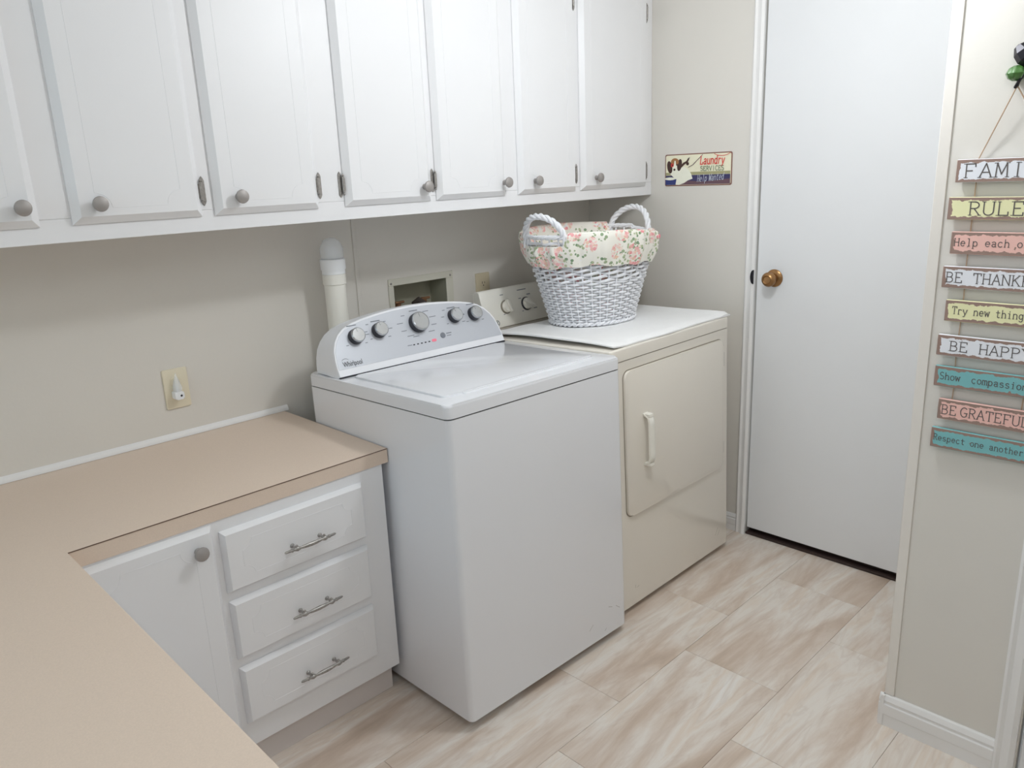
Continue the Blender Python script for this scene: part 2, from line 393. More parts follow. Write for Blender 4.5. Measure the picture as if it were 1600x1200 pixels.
def lettering(text, height, advance, fn, weight=.09, serif=True, shear=0.0, space=None, upright=1.0, widths=None, out=(-1, 0, 0)):
    """ribbons of print; fn(a,b) -> xyz, a along the line from its start, b up from the baseline"""
    bm = bmesh.new(); x = 0.0; lift = [0]; out = Vector(out)
    def ribbon(pts, wd):
        P = [Vector((p[0], p[1])) for p in pts]
        for p, q in zip(P, P[1:]):
            d = q - p
            if d.length < 1e-9: continue
            d.normalize(); nn = Vector((-d.y, d.x)) * wd * .5; e = d * wd * .4
            lift[0] += 1
            vs = [bm.verts.new(Vector(fn(v.x, v.y)) + out * (4e-6 * (lift[0] % 40))) for v in (p - e - nn, q + e - nn, q + e + nn, p - e + nn)]
            bm.faces.new(vs)
    for i, ch in enumerate(text):
        adv = widths[i] if widths else (space if (ch == ' ' and space is not None) else advance)
        if ch != ' ':
            st, sf = G[ch]; sx = min(advance * .98, height * .95) / .74
            T = lambda p: (x + p[0] * sx + shear * p[1] * height, p[1] * height)
            for s in st:
                ribbon([T(p) for p in s], weight * height)
            if serif:
                for p in sf: ribbon([T((p[0] - .09, p[1])), T((p[0] + .09, p[1]))], weight * height * .6)
        x += adv
    return bm

def text_mesh(body, size, mat4):
    c = bpy.data.curves.new('print', 'FONT'); c.body = body; c.size = size; c.resolution_u = 3; c.offset = .0002
    o = bpy.data.objects.new('print', c); COL.objects.link(o)
    dg = bpy.context.evaluated_depsgraph_get(); dg.update()
    me = bpy.data.meshes.new_from_object(o.evaluated_get(dg)); bpy.data.objects.remove(o)
    bm = bmesh.new(); bm.from_mesh(me); bpy.data.meshes.remove(me)
    bmesh.ops.transform(bm, matrix=mat4, verts=bm.verts)
    return bm

# ================================================================ THE ROOM
XE, CZ = 1.594, 2.30
YS, XW = -3.6, -2.6
fl = struct('floor', box(XW - .1, XE + .5, YS - .1, .1, -.06, -.0035), m_grout, smooth=0)
TX, TY = .6115, .3165
OFF = {0: .026 - .7, 1: .026 - .35, 2: .026, 3: .38, 4: .724, 5: 1.07, 6: 1.42, 7: 1.76, 8: 2.1}
tile_bm = box(-TX / 2 + .0004, TX / 2 - .0004, -TY / 2 + .0004, TY / 2 - .0004, -.004, 0, .0006)
tile0 = None
for row in range(0, 9):
    y1 = -.1515 - (row - 1) * TY + .0 if row else .165
    yc = y1 - TY / 2
    if yc < -2.75: break
    k0 = math.floor((XW + .9 - OFF[row]) / TX)
    for k in range(k0, k0 + 7):
        xc = OFF[row] + (k + .5) * TX
        if xc < -1.9 or xc > 1.95: continue
        if tile0 is None:
            tile0 = link_mesh('floor_tile', tile_bm, m_tile, fl, smooth=0); t = tile0
        else:
            t = tile0.copy(); COL.objects.link(t)
        t.location = (xc, yc, 0)

# back wall with the opening for the recessed hose box
HX0, HX1, HZ0, HZ1 = .483, .736, .985, 1.131
bm = box(XW, HX0, 0, .12, 0, CZ); box(HX1, XE + .1, 0, .12, 0, CZ, 0, bm); box(HX0, HX1, 0, .12, 0, HZ0, 0, bm); box(HX0, HX1, 0, .12, HZ1, CZ, 0, bm)
struct('wall_back', bm, m_wall, smooth=0)
# east wall with the doorway
DY0, DY1, DZ1 = -.828, -1.652, 2.09
bm = box(XE, XE + .1, DY0 + .004, 0, 0, CZ); box(XE, XE + .1, -1.69, DY1, 0, CZ, 0, bm); box(XE, XE + .1, DY1, DY0 + .004, DZ1, CZ, 0, bm)
struct('wall_east', bm, m_wall, smooth=0)
# closet walls on the right with the second doorway
PX, PY = .799, -1.69
D2a, D2b = -2.0005, -2.76
bm = box(PX, PX + .1, D2a, PY, 0, CZ); box(PX + .1, XE + .1, PY - .1, PY, 0, CZ, 0, bm)
box(PX, PX + .1, YS, D2b, 0, CZ, 0, bm); box(PX, PX + .1, D2b, D2a, 2.06, CZ, 0, bm)
struct('wall_closet', bm, m_wall, smooth=0)
# south and west walls (behind the camera); the west one with its window
struct('wall_south', box(XW, PX, YS - .1, YS, 0, CZ), m_wall, smooth=0)
bm = box(XW - .1, XW, YS, 0, 0, .95); box(XW - .1, XW, YS, 0, 2.15, CZ, 0, bm); box(XW - .1, XW, YS, -1.8, .95, 2.15, 0, bm); box(XW - .1, XW, -.4, 0, .95, 2.15, 0, bm)
struct('wall_west', bm, m_wall, smooth=0)
bm = box(XW - .06, XW - .02, -1.8, -.4, .95, .99); box(XW - .06, XW - .02, -1.8, -.4, 2.11, 2.15, 0, bm)
box(XW - .06, XW - .02, -1.8, -1.76, .99, 2.11, 0, bm); box(XW - .06, XW - .02, -.44, -.4, .99, 2.11, 0, bm); box(XW - .06, XW - .02, -1.12, -1.08, .99, 2.11, 0, bm)
struct('window_1', bm, m_trim, smooth=0)
struct('ceiling', box(XW - .1, XE + .5, YS - .1, .12, CZ, CZ + .06), m_ceil, smooth=0)

# trims
struct('trim_1', box(.330, .345, -.004, 0, .80, 1.3945, .0015), m_wall)          # wall panel batten
struct('trim_2', prism([(0, .7765), (-.010, .7765), (-.009, .783), (-.005, .790), (0, .794)], -1.45, .018, lambda a, b, d: (d, a, b)), m_trim)
# door casing, left side and head
def casing_profile():
    return [(0, 0), (0, -.012), (.006, -.016), (.014, -.0125), (.022, -.0135), (.030, -.017), (.036, -.0145), (.040, -.012), (.040, 0)]
bm = prism([(DY0 + .040 - a, d) for a, d in casing_profile()], 0, 2.13, lambda a, b, d: (XE + b, a, d))
struct('trim_3', bm, m_trim, smooth=25)
struct('trim_4', box(XE - .013, XE, DY1 - .037, DY0 + .040, DZ1, 2.13, .002), m_trim)
# corner guard on the closet wall
bm = box(PX - .0035, PX, PY - .021, PY + .0035, .094, CZ, .001); box(PX, PX + .021, PY, PY + .0035, .094, CZ, .001, bm)
struct('trim_5', bm, m_guard)
def base_profile(h, d):
    return [(0, 0), (-d * .85, 0), (-d * .85, h * .36), (-d, h * .40), (-d, h * .70), (-d * .72, h * .745), (-d * .72, h * .79), (-d * .9, h * .83), (-d * .55, h * .97), (-d * .35, h), (0, h)]
bm = prism(base_profile(.074, .012), -.789, -.001, lambda a, b, d: (XE + a, d, b))
struct('baseboard_east', bm, m_trim, smooth=20)
bm = prism(base_profile(.0937, .0135), -1.9535, PY + .0135, lambda a, b, d: (PX + a, d, b))
prism(base_profile(.0937, .0135), PX - .0134, XE - .02, lambda a, b, d: (d, PY - a, b), bm)
struct('baseboard_closet', bm, m_trim, smooth=20)
# second door at the right edge: casing, slab
bm = prism([(-1.9535 - a * 1.1, d) for a, d in casing_profile()], 0, 2.1, lambda a, b, d: (PX + b, a, d))
struct('trim_6', bm, m_trim, smooth=25)
d2 = struct('door_2', box(PX + .004, PX + .039, D2b + .004, -2.0065, .012, 2.055, .0015), m_door)
lathe([(.0, .058), (.018, .056), (.027, .046), (.027, .036), (.016, .026), (.010, .02), (.010, .006), (.030, .006), (.032, 0)][::-1], 24).free()
o = link_mesh('door_knob', lathe([(.032, 0), (.030, .006), (.010, .006), (.010, .02), (.016, .026), (.027, .036), (.027, .046), (.018, .056), (0, .058)], 24, None, axis_mat((PX + .004, D2b + .07, .98), (-1, 0, 0))), m_brass, d2)
# first door
d1 = struct('door_1', box(XE + .001, XE + .036, -1.648, -.8335, .031, DZ1 - .006, .0015), m_door)
kn = link_mesh('door_knob', lathe([(.0, 0), (.011, 0), (.011, .022), (.015, .026), (.026, .038), (.0275, .050), (.0215, .060), (.016, .0625), (.0125, .0585), (.006, .0575), (0, .0585)], 32, None, axis_mat((XE + .001, -.905, 1.081), (-1, 0, 0))), m_brass, d1)
link_mesh('rosette', lathe([(0, 0), (.033, 0), (.0335, .003), (.030, .007), (.016, .010), (0, .010)], 32, None, axis_mat((XE + .001, -.905, 1.081), (-1, 0, 0))), m_brass, d1)
link_mesh('casing_shade', prism(arc(0, 0, .013, .027, 90, 270, 12), -.006, .0012, lambda a, b, d: (XE - .0172 - d, DY0 + .0012 - a, 1.082 + b)), m_black, d1)  # dark half-oval standing in for a patch of shade on the casing
struct('trim_7', box(XE - .004, XE + .05, -1.648, -.830, 0, .0095, .001), m_thresh)
struct('trim_8', box(XE + .03, XE + .09, -1.648, -.830, .0095, .05), m_thresh)

# ================================================================ WALL CABINET
UY, UZ = -.340, 1.3945
UT = 2.24
wc = thing('wall_cabinet', 'long white painted wall cabinet with seven routed doors above the washer and dryer', 'cabinet', (0, 0, UZ))
XL = -1.45
rel = lambda o: (setattr(o, 'location', Vector(o.location) - Vector((0, 0, UZ))), o)[1]
def wpart(name, bm, mat, par=None):
    bmesh.ops.translate(bm, vec=(0, 0, -UZ), verts=bm.verts)
    return link_mesh(name, bm, mat, par or wc)
bm = box(XL, XE - .001, -.32, -.001, UZ + .006, UZ + .02); box(XL, XE - .001, -.32, -.001, UT - .02, UT, 0, bm)
box(XL, XL + .018, -.32, -.001, UZ, UT, 0, bm); box(XE - .019, XE - .001, -.32, -.001, UZ, UT, 0, bm); box(XL, XE - .001, -.01, -.001, UZ + .02, UT - .02, 0, bm)
wpart('carcass', bm, m_cab)
wpart('rail', box(XL, XE - .001, UY, UY + .02, UZ, 1.447, .0009), m_cab)
wpart('rail', box(XL, XE - .001, UY, UY + .02, 2.15, UT, .0009), m_cab)
doors = [('A', -1.05, -.688, 'R', -.722), ('B', -.622, -.324, 'R', -.568), ('C', -.290, .0085, 'R', -.230), ('D', .097, .410, 'L', .377),
         ('E', .434, .734, 'L', .721), ('F', .801, 1.104, 'R', .872), ('G', 1.1345, 1.543, 'R', 1.209)]
edges = [XL + .0] + [(doors[i][2] + doors[i + 1][1]) / 2 for i in range(6)]
for a, b in [(XL, -1.04)] + [(doors[i][2] - .01, doors[i + 1][1] + .01) for i in range(6)] + [(doors[6][2] - .01, XE - .001)]:
    wpart('stile', box(a, b, UY, UY + .02, 1.4472, 2.1498, .0009), m_cab)
DZ0, DZT = 1.432, 2.165

def panel_door(x0, x1, z0, z1, yb, th, ch):
    """slab with chamfered front edges, back at y=yb, front at yb-th"""
    t = bmesh.new()
    o = [(x0, z0), (x1, z0), (x1, z1), (x0, z1)]; i = [(x0 + ch, z0 + ch), (x1 - ch, z0 + ch), (x1 - ch, z1 - ch), (x0 + ch, z1 - ch)]
    e = .0045
    A = [t.verts.new((x, yb, z)) for x, z in o]; B = [t.verts.new((x, yb - e, z)) for x, z in o]; Cc = [t.verts.new((x, yb - th, z)) for x, z in i]
    t.faces.new(A)
    for P, Q in ((A, B), (B, Cc)):
        for k in range(4): t.faces.new((P[k], P[(k + 1) % 4], Q[(k + 1) % 4], Q[k]))
    t.faces.new(Cc)
    return t

def groove_path(x0, x1, z0, z1, r):
    P = []
    P += [(x0 + r, z0), (x1 - r, z0)] + arc(x1, z0, r, r, 180, 90, 7) + [(x1, z0 + r), (x1, z1 - r)] + arc(x1, z1, r, r, 270, 180, 7)
    P += [(x1 - r, z1), (x0 + r, z1)] + arc(x0, z1, r, r, 360, 270, 7) + [(x0, z1 - r), (x0, z0 + r)] + arc(x0, z0, r, r, 90, 0, 7)
    out = [P[0]]
    for p in P[1:]:
        if math.hypot(p[0] - out[-1][0], p[1] - out[-1][1]) > 1e-4: out.append(p)
    if math.hypot(out[0][0] - out[-1][0], out[0][1] - out[-1][1]) < 1e-4: out.pop()
    return out

def knob_bm(x, y, z, r=.0175):
    return lathe([(.009, 0), (.008, .006), (.0065, .011), (.011, .016), (r * .92, .019), (r, .0225), (r * .93, .0265), (r * .6, .0295), (0, .0305)], 24, None, axis_mat((x, y, z), (0, -1, 0)))

def hinge_bm(xe, z, side, y0, yd):
    """surface leaf on the frame beside the door edge xe, barrel on the door"""
    s = 1 if side == 'R' else -1
    bm = bmesh.new()
    h = .036
    prof = [(0, -h), (.004, -h * .86), (.0065, -h * .7), (.0065, h * .7), (.004, h * .86), (0, h), (-.004, h * .86), (-.0055, h * .7), (-.0055, -h * .7), (-.004, -h * .86)]
    cx = xe + s * .0105
    prism([(cx + a, z + b) for a, b in prof], y0, y0 - .003, lambda a, b, d: (a, d, b), bm, .001, 1)
    tube([(cx - s * .007, y0 - .0085, z - .022), (cx - s * .007, y0 - .0085, z + .022)], .0042, 10, False, bm)
    for k in (-.026, .026): lathe([(0, -.004), (.003, -.002), (.0036, .0), (.003, .002), (0, .004)], 8, bm, Matrix.Translation((cx - s * .007, y0 - .0085, z + k)))
    for k in (-.024, .024): lathe([(0, 0), (.0028, .0), (.002, .0012), (0, .0015)], 8, bm, axis_mat((cx + s * .001, y0 - .003, z + k), (0, -1, 0)))
    box(min(cx - s * .007, xe - s * .004), max(cx - s * .007, xe - s * .004), y0 - .008, y0 - .004, z - .018, z + .018, .0008, bm)
    return bm

for n, x0, x1, hs, kx in doors:
    d = wpart('door', panel_door(x0, x1, DZ0, DZT, UY - .0005, .019, .0165), m_cab)
    gx0, gx1 = x0 + .052, x1 - .052
    wpart('bead_molding', tube([(a, UY - .0193, b) for a, b in groove_path(gx0, gx1, DZ0 + .034, DZT - .034, .034)], .0009, 6, True), m_cab, d)
    wpart('knob', knob_bm(kx, UY - .0195, 1.4755), m_pewter, d)
    xe = x1 if hs == 'R' else x0
    if n != 'A':
        for hz in (1.493, 2.088): wpart('hinge', hinge_bm(xe, hz, hs, UY, UY - .019), m_aged, d)

# ================================================================ BASE CABINET AND COUNTER
CT, CTH = .7757, .0417
BY = -.5775
bc = thing('base_cabinet', 'white base cabinet with one door and three drawers under the tan counter', 'cabinet', (0, 0, 0))
bm = box(-1.40, -.0165, BY + .018, -.003, .0916, CT - CTH); box(-1.40, -.835, -2.55, BY + .018, .0916, CT - CTH, 0, bm)
link_mesh('carcass', bm, m_cab, bc)
link_mesh('face_frame', box(-.846, -.0165, BY, BY + .018, .0916, CT - CTH - .0002, .0009), m_cab, bc)
link_mesh('toe_kick', box(-.90, -.0257, -.5453, -.52, 0, .0918, .0009), m_toe, bc)
link_mesh('toe_kick', box(-.92, -.90, -2.52, -.52, 0, .0918, .0009), m_toe, bc)
d = link_mesh('door', panel_door(-.812, -.513, .135, .728, BY - .0005, .018, .010), m_cab, bc)
link_mesh('bead_molding', tube([(a, BY - .0183, b) for a, b in groove_path(-.762, -.563, .172, .692, .034)], .0009, 6, True), m_cab, d)
link_mesh('knob', knob_bm(-.556, BY - .0185, .682), m_pewter, d)

def pull_bm(x, y, z):
    bm = bmesh.new(); P = []; rr = []
    prof = [(-.074, .0018), (-.070, .0034), (-.058, .0036), (-.054, .0052), (-.050, .0034), (-.044, .0056), (-.040, .0068), (-.036, .0056), (-.030, .0032), (-.024, .0042), (-.012, .0052), (0, .0058)]
    prof = prof + [(-a, b) for a, b in prof[-2::-1]]
    for a, b in prof:
        P.append((x + a, y - .024 - .003 * math.cos(a / .074 * math.pi / 2), z - .0008 * math.cos(a / .04 * math.pi / 2) * (abs(a) < .04))); rr.append(b)
    tube(P, rr, 10, False, bm)
    for s in (-1, 1):
        lathe([(.0062, 0), (.0060, .0015), (.0036, .004), (.0032, .016), (.0045, .020), (.0052, .026), (.0036, .030), (0, .031)], 12, bm, axis_mat((x + s * .040, y, z), (0, -1, 0)))
        lathe([(0, -.0048), (.0034, -.0024), (.0040, 0), (.0034, .0024), (0, .0048)], 10, bm, Matrix.Translation((x + s * .040, y - .024, z + .0065)))
    return bm
for z0, z1 in ((.541, .7035), (.3555, .516), (.1655, .3285)):
    dr = link_mesh('drawer', panel_door(-.4965, -.0925, z0, z1, BY - .0005, .017, .0085), m_cab, bc)
    link_mesh('bead_molding', tube([(a, BY - .0172, b) for a, b in groove_path(-.4965 + .046, -.0925 - .046, z0 + .034, z1 - .034, .026)], .0009, 6, True), m_cab, dr)
    link_mesh('pull_handle', pull_bm(-.281, BY - .0175, (z0 + z1) / 2 - .0165), m_aged, dr)

ct = thing('countertop', 'tan speckled laminate countertop turning the corner left of the washer', 'countertop', (0, 0, CT - CTH))
def cp(name, bm, mat):
    bmesh.ops.translate(bm, vec=(0, 0, -(CT - CTH)), verts=bm.verts); return link_mesh(name, bm, mat, ct)
outl = [(-1.45, -.002), (.0032, -.002), (.0032, -.5805), (-.8139, -.5805), (-.8139, -2.6), (-1.45, -2.6)]
cp('slab', prism(outl, CT - CTH + .0004, CT - .0013, lambda a, b, d: (a, b, d)), m_lam)
outl2 = [(-1.45, -.002), (.0032, -.002), (.0032, -.5803), (-.8141, -.5803), (-.8141, -2.6), (-1.45, -2.6)]
cp('laminate_sheet', prism(outl2, CT - .0012, CT, lambda a, b, d: (a, b, d)), m_lam)
cp('laminate_edge', box(-.8138, .0033, -.5814, -.5804, CT - .0022, CT - .0004), m_lamedge)

# ================================================================ WASHER
wa = thing('washing_machine', 'white top loading washer with silver dial panel between counter and dryer', 'washing machine')
wa.matrix_world = (Matrix.Translation((.3500, -.55507, 0)) @ Matrix.Rotation(R(-.6377), 4, 'Z') @ Matrix.Rotation(R(-1.7309), 4, 'X') @ Matrix.Rotation(R(.3908), 4, 'Y'))
WZ = .9374
xy = lambda a, b, d: (a, b, d)
bm = prism(rrect(-.348, .3437, -.3335, .35, .016, 5), .0218, .8965, xy)
link_mesh('body', bm, m_washer, wa)
link_mesh('seam_fill', prism(rrect(-.345, .3407, -.3305, .349, .016, 4), .8965, .9003, xy), m_seam, wa)  # dark filler paints the shadow line in the gap under the deck
link_mesh('top_deck', prism(rrect(-.35, .3457, -.3355, .35, .022, 6), .9003, WZ, xy, None, .009, 3), m_washer, wa)
for q in ((-.3, -.28), (.3, -.28), (-.3, .3), (.3, .3)):
    link_mesh('foot', lathe([(.018, 0), (.018, .006), (.008, .008), (.008, .05)], 12, None, Matrix.Translation((q[0], q[1], .0302 * q[1] + .0005))), m_dark, wa)
lid = link_mesh('lid', prism(rrect(-.303, .297, -.268, .165, .018, 5), WZ - .002, WZ + .0052, xy, None, .004, 3), m_washer, wa)
link_mesh('lid_lip', prism(rrect(-.24, .285, -.279, -.262, .006, 4), WZ - .001, WZ + .0036, xy, None, .0025, 2), m_washer, lid)
# console: arched front face leaning back, curved into the rear
CB, LE = .181, R(25)
cface = lambda x, s, d=0.0: (x, CB + s * math.sin(LE) - d * math.cos(LE), WZ + .004 + s * math.cos(LE) + d * math.sin(LE))
half = [(.3385, 0), (.3385, .03), (.336, .055), (.330, .083), (.318, .108), (.300, .130), (.276, .147), (.245, .159), (.205, .168), (.15, .176), (.08, .1825), (0, .185)]
arch = half + [(-a, b) for a, b in half[-2::-1]]
t = bmesh.new()
rings = []
for inset, d, yb in ((.0, -.012, None), (.0, -.002, None), (.0025, .0025, None)):
    rings.append([t.verts.new(cface(x * (1 - inset * 2.4), max(0, s * (1 - inset * 3)), d)) for x, s in arch])
back = [t.verts.new((x * .985, max(.318, cface(x, s)[1] + .028), WZ + .002 + s * math.cos(LE) * .955)) for x, s in arch]
mid = [t.verts.new((x * 1.0, (cface(x, s)[1] + max(.318, cface(x, s)[1] + .028)) / 2, WZ + .003 + s * math.cos(LE) * .995)) for x, s in arch]
seqs = [back, mid] + rings
for P, Q in zip(seqs, seqs[1:]):
    for k in range(len(arch) - 1): t.faces.new((P[k], P[k + 1], Q[k + 1], Q[k]))
    t.faces.new((P[-1], P[0], Q[0], Q[-1]))
t.faces.new(rings[-1]); t.faces.new(back[::-1])
con = link_mesh('console', t, m_wplastic, wa, smooth=50)
fas = []
for x, s in arch: fas.append((x * .982, .0215 if s < .0215 else s * .958))
fas = [p for i, p in enumerate(fas) if i == 0 or p != fas[i - 1]]
link_mesh('fascia', prism(fas, .0022, .0034, lambda a, b, d: cface(a, b, d)), m_silver, con)
# dark line under the console
link_mesh('console_gap', box(-.337, .337, CB - .004, CB + .004, WZ - .001, WZ + .0042), m_dark, wa)
nrm = Vector(cface(0, 0, 1)) - Vector(cface(0, 0, 0))
FZ = .0034
S25 = lambda z: (z - .941) / math.cos(LE)
def dial(x, s, r, rot):
    mt = axis_mat(cface(x, s, FZ), nrm)
    o = link_mesh('dial', lathe([(r * 1.02, 0), (r * 1.02, .004), (r * .99, .018), (r * .93, .0195)], 28, None, mt), m_dark, con)
    c = lathe([(r * .95, .0175), (r * .985, .0205), (r * .95, .0245), (r * .86, .0262), (r * .84, .0256), (0, .0258)], 28, None, mt)
    a = R(rot)
    q = box(-.0011, .0011, r * .42, r * .82, .025, .0266); bmesh.ops.rotate(q, matrix=Matrix.Rotation(a, 3, 'Z'), verts=q.verts); bmesh.ops.transform(q, matrix=mt, verts=q.verts); join(c, q)
    link_mesh('dial_cap', c, m_chrome, con)
DIALS = [(-.2425, S25(1.0435), .0240, 5), (-.1545, S25(1.0485), .0240, 10), (-.001, S25(1.0495), .0325, 0), (.1535, S25(1.0495), .0240, 20), (.2405, S25(1.0445), .0240, 15)]
for x, s, r, ro in DIALS: dial(x, s, r, ro)
bm = bmesh.new()
def mark(x, s, l, h=.0022): prism([(x, s), (x + l, s), (x + l, s + h), (x, s + h)], FZ - .0002, FZ + .0004, lambda a, b, d: cface(a, b, d), bm)
rnd = random.Random(3)
for x, s, r, ro in DIALS:
    big = r > .025
    mark(x - .017, min(s + r + .012, .162 if abs(x) < .1 else .150), .034, .0030)
    for k, ang in enumerate((-150, -115, -80, -45, 40, 75, 110, 145, -170) if big else (-130, -85, -45, 45, 90, 135)):
        l = rnd.uniform(.012, .03) if big else rnd.uniform(.008, .014)
        a = R(90 - ang); rr = r + .012
        px, ps = x + rr * math.cos(a) * (1.25 if big else 1.1), s + rr * math.sin(a)
        if ps < .028 or ps > (.160 if abs(px) < .2 else .138 if abs(px) < .27 else .11): continue
        mark(px - (l if math.cos(a) < 0 else 0), ps, l)
mark(-.068, S25(.987), .018); mark(.098, S25(1.000), .022, .0028); mark(.098, S25(.993), .018)
link_mesh('panel_print', bm, m_print, con)['kind'] = 'stuff'
bm = bmesh.new()
for k in range(5): prism(rrect(-.046 + k * .0155, -.039 + k * .0155, S25(.9855), S25(.989), .001, 2), FZ - .0003, FZ + .0006, lambda a, b, d: cface(a, b, d), bm)
link_mesh('indicator_light', bm, m_blackprint, con)['kind'] = 'stuff'
link_mesh('lit_indicator', prism(rrect(.031, .050, S25(.984), S25(.9925), .004, 3), FZ - .0003, FZ + .0007, lambda a, b, d: cface(a, b, d)), m_pink, con)
link_mesh('start_button', lathe([(.0098, 0), (.0098, .002), (.008, .0032), (0, .0036)], 20, None, axis_mat(cface(.0815, S25(.9975), FZ), nrm)), m_print, con)
mt = axis_mat(cface(-.3145, S25(.966), FZ + .0005), nrm)
bm = text_mesh('Whirlpool', .0225, mt @ Matrix.Diagonal((.72, 1, 1, 1)))
for k in range(12):   # swoosh over the first letters
    pass
sw = arc(.016, .017, .017, .0075, 10, 200, 14)
q = bmesh.new()
for (a, b), (c, d_) in zip(sw, sw[1:]):
    q.faces.new([q.verts.new(v) for v in ((a * .72, b, 0), (c * .72, d_, 0), (c * .72, d_ + .0011, 0), (a * .72, b + .0011, 0))])
bmesh.ops.transform(q, matrix=mt, verts=q.verts); join(bm, q)
link_mesh('logo', bm, m_blackprint, con, smooth=0)['kind'] = 'stuff'
# scuffs low on the front
bm = bmesh.new()
def scuff(x, z, l, a, y): 
    c, s = math.cos(R(a)), math.sin(R(a)); wd = .0011
    bm.faces.new([bm.verts.new((x + u * c - v * s, y, z + u * s + v * c)) for u, v in ((-l, -wd * .3), (l, -wd), (l, wd * .2), (-l, wd))])
scuff(.165, .082, .012, 40, -.3338); scuff(.235, .045, .006, 45, -.3338); scuff(.262, .115, .010, -20, -.3338); scuff(.30, .1, .012, -35, -.3338)
link_mesh('scuff', bm, m_scuff, wa, smooth=0)['kind'] = 'stuff'

# ================================================================ DRYER
dr = thing('clothes_dryer', 'almond front loading dryer with a square door under the wicker basket', 'dryer')
DM = (Matrix.Translation((1.08547, -.48494, 0)) @ Matrix.Rotation(R(.4151), 4, 'Z') @ Matrix.Rotation(R(-1.6376), 4, 'X') @ Matrix.Rotation(R(-.1645), 4, 'Y'))
dr.matrix_world = DM
DZ, DL, DR_, DF, DB = .9387, -.3715, .35, -.35, .335
bm = prism(rrect(DL + .002, DR_ - .0005, DF, DB, .006, 3), .012, .8945, xy)
link_mesh('body', bm, m_almond, dr)
link_mesh('seam_fill', prism(rrect(DL + .005, DR_ - .003, DF + .003, DB, .006, 3), .8945, .8975, xy), m_dgap, dr)  # same kind of darker filler in the groove under the top panel
link_mesh('top_panel', prism(rrect(DL, DR_ + .001, DF - .0015, DB, .010, 4), .8975, DZ, xy, None, .007, 3), m_almond, dr)
for sx, sy in ((-.33, -.3), (.3, -.3), (-.33, .28), (.3, .28)):
    link_mesh('foot', lathe([(.016, 0), (.016, .005), (.008, .007), (.008, .03)], 12, None, Matrix.Translation((sx, sy, .0286 * sy + .0005))), m_dark, dr)
xz = lambda a, b, d: (a, d, b)
link_mesh('door_gap', prism(rrect(-.3115, .309, .3475, .8635, .030, 8), DF + .001, DF - .0006, xz), m_dgap, dr)
dd = link_mesh('door', prism(rrect(-.3085, .3085, .351, .860, .028, 8), DF - .0002, DF - .0085, xz, None, .005, 3), m_almond, dr)
# handle: a strap standing off the door
t = bmesh.new(); P = []
for k in range(13):
    u = k / 12; z = .513 + .186 * u; off = .028 * min(1, math.sin(math.pi * min(u, 1 - u) / .26) if min(u, 1 - u) < .13 else 1)
    P.append((z, off))
rings = []
for z, off in P:
    y = DF - .0075 - off; wd = .0135
    rings.append([t.verts.new(v) for v in ((-.201 - wd, y + .006, z), (-.201 - wd, y - .001, z), (-.201 - wd * .6, y - .0045, z), (-.201 + wd * .6, y - .0045, z), (-.201 + wd, y - .001, z), (-.201 + wd, y + .006, z))])
for A, B in zip(rings, rings[1:]):
    for k in range(6): t.faces.new((A[k], A[(k + 1) % 6], B[(k + 1) % 6], B[k]))
t.faces.new(rings[0]); t.faces.new(rings[-1])
for zz in (.516, .690): box(-.213, -.189, DF - .034, DF - .008, zz - .003, zz + .009, .002, t)
hd = link_mesh('handle', t, m_almondp, dd)
hd['label'] = 'pale plastic strap handle'
for za, zb in ((.752, .808), (.405, .452)):
    h = link_mesh('hinge', box(.3125, .3185, DF - .004, DF + .002, za, zb, .001), m_dark, dr)
bm = bmesh.new(); scuff(.27, .085, .016, 55, DF - .0004); scuff(.285, .075, .012, 50, DF - .0004); scuff(-.27, .078, .006, 90, DF - .0004); scuff(-.255, .072, .006, 20, DF - .0004)
link_mesh('scuff', bm, m_dgap, dr, smooth=0)['kind'] = 'stuff'
# console
L15 = R(15); KB = .297
kf = lambda x, s, d=0.0: (x, KB + s * math.sin(L15) - d * math.cos(L15), DZ + s * math.cos(L15) + d * math.sin(L15))
KH = .152
t = bmesh.new(); secs = []
for x in (-.2875, -.282, .282, .2875):
    e = 0 if abs(x) < .285 else .004
    pr = [(KB + .0, DZ - .001)] + [kf(x, s, -e)[1:] for s in (.0, .05, .1, KH - .006)] + [(kf(x, KH, -e)[1] + .004, kf(x, KH)[2] - e), (kf(x, KH)[1] + .026, kf(x, KH)[2] - .003 - e), (kf(x, KH)[1] + .034, kf(x, KH)[2] - .014), (KB + .07, DZ + .05), (KB + .066, DZ - .001)]
    secs.append([t.verts.new((x, y, z)) for y, z in pr])
for A, B in zip(secs, secs[1:]):
    n = len(A)
    for k in range(n): t.faces.new((A[k], A[(k + 1) % n], B[(k + 1) % n], B[k]))
t.faces.new(secs[0]); t.faces.new(secs[-1])
dc = link_mesh('console', t, m_almondp, dr, smooth=45)
link_mesh('console_gap', box(-.287, .287, KB - .003, KB + .004, DZ - .001, DZ + .0022), m_dgap, dr)
nk = Vector(kf(0, 0, 1)) - Vector(kf(0, 0, 0))
SK = lambda z: (z - DZ) / math.cos(L15)
for x, z, rot, col in ((-.168, 1.012, 15, m_dgap), (-.054, 1.009, 60, m_dark)):
    mt = axis_mat(kf(x, SK(z), 0), nk) @ Matrix.Scale(1.15, 4)
    link_mesh('knob_base', lathe([(.0235, 0), (.0235, .003), (.021, .0055)], 24, None, mt), col, dc)
    k = lathe([(.0205, .004), (.019, .014), (.0175, .018), (0, .0185)], 24)
    q = box(-.0052, .0052, -.0205, .024, .014, .027, .0025, None, 2); bmesh.ops.rotate(q, matrix=Matrix.Rotation(R(rot), 3, 'Z'), verts=q.verts); join(k, q)
    bmesh.ops.transform(k, matrix=mt, verts=k.verts)
    link_mesh('knob', k, m_almondp, dc)
bm = bmesh.new()
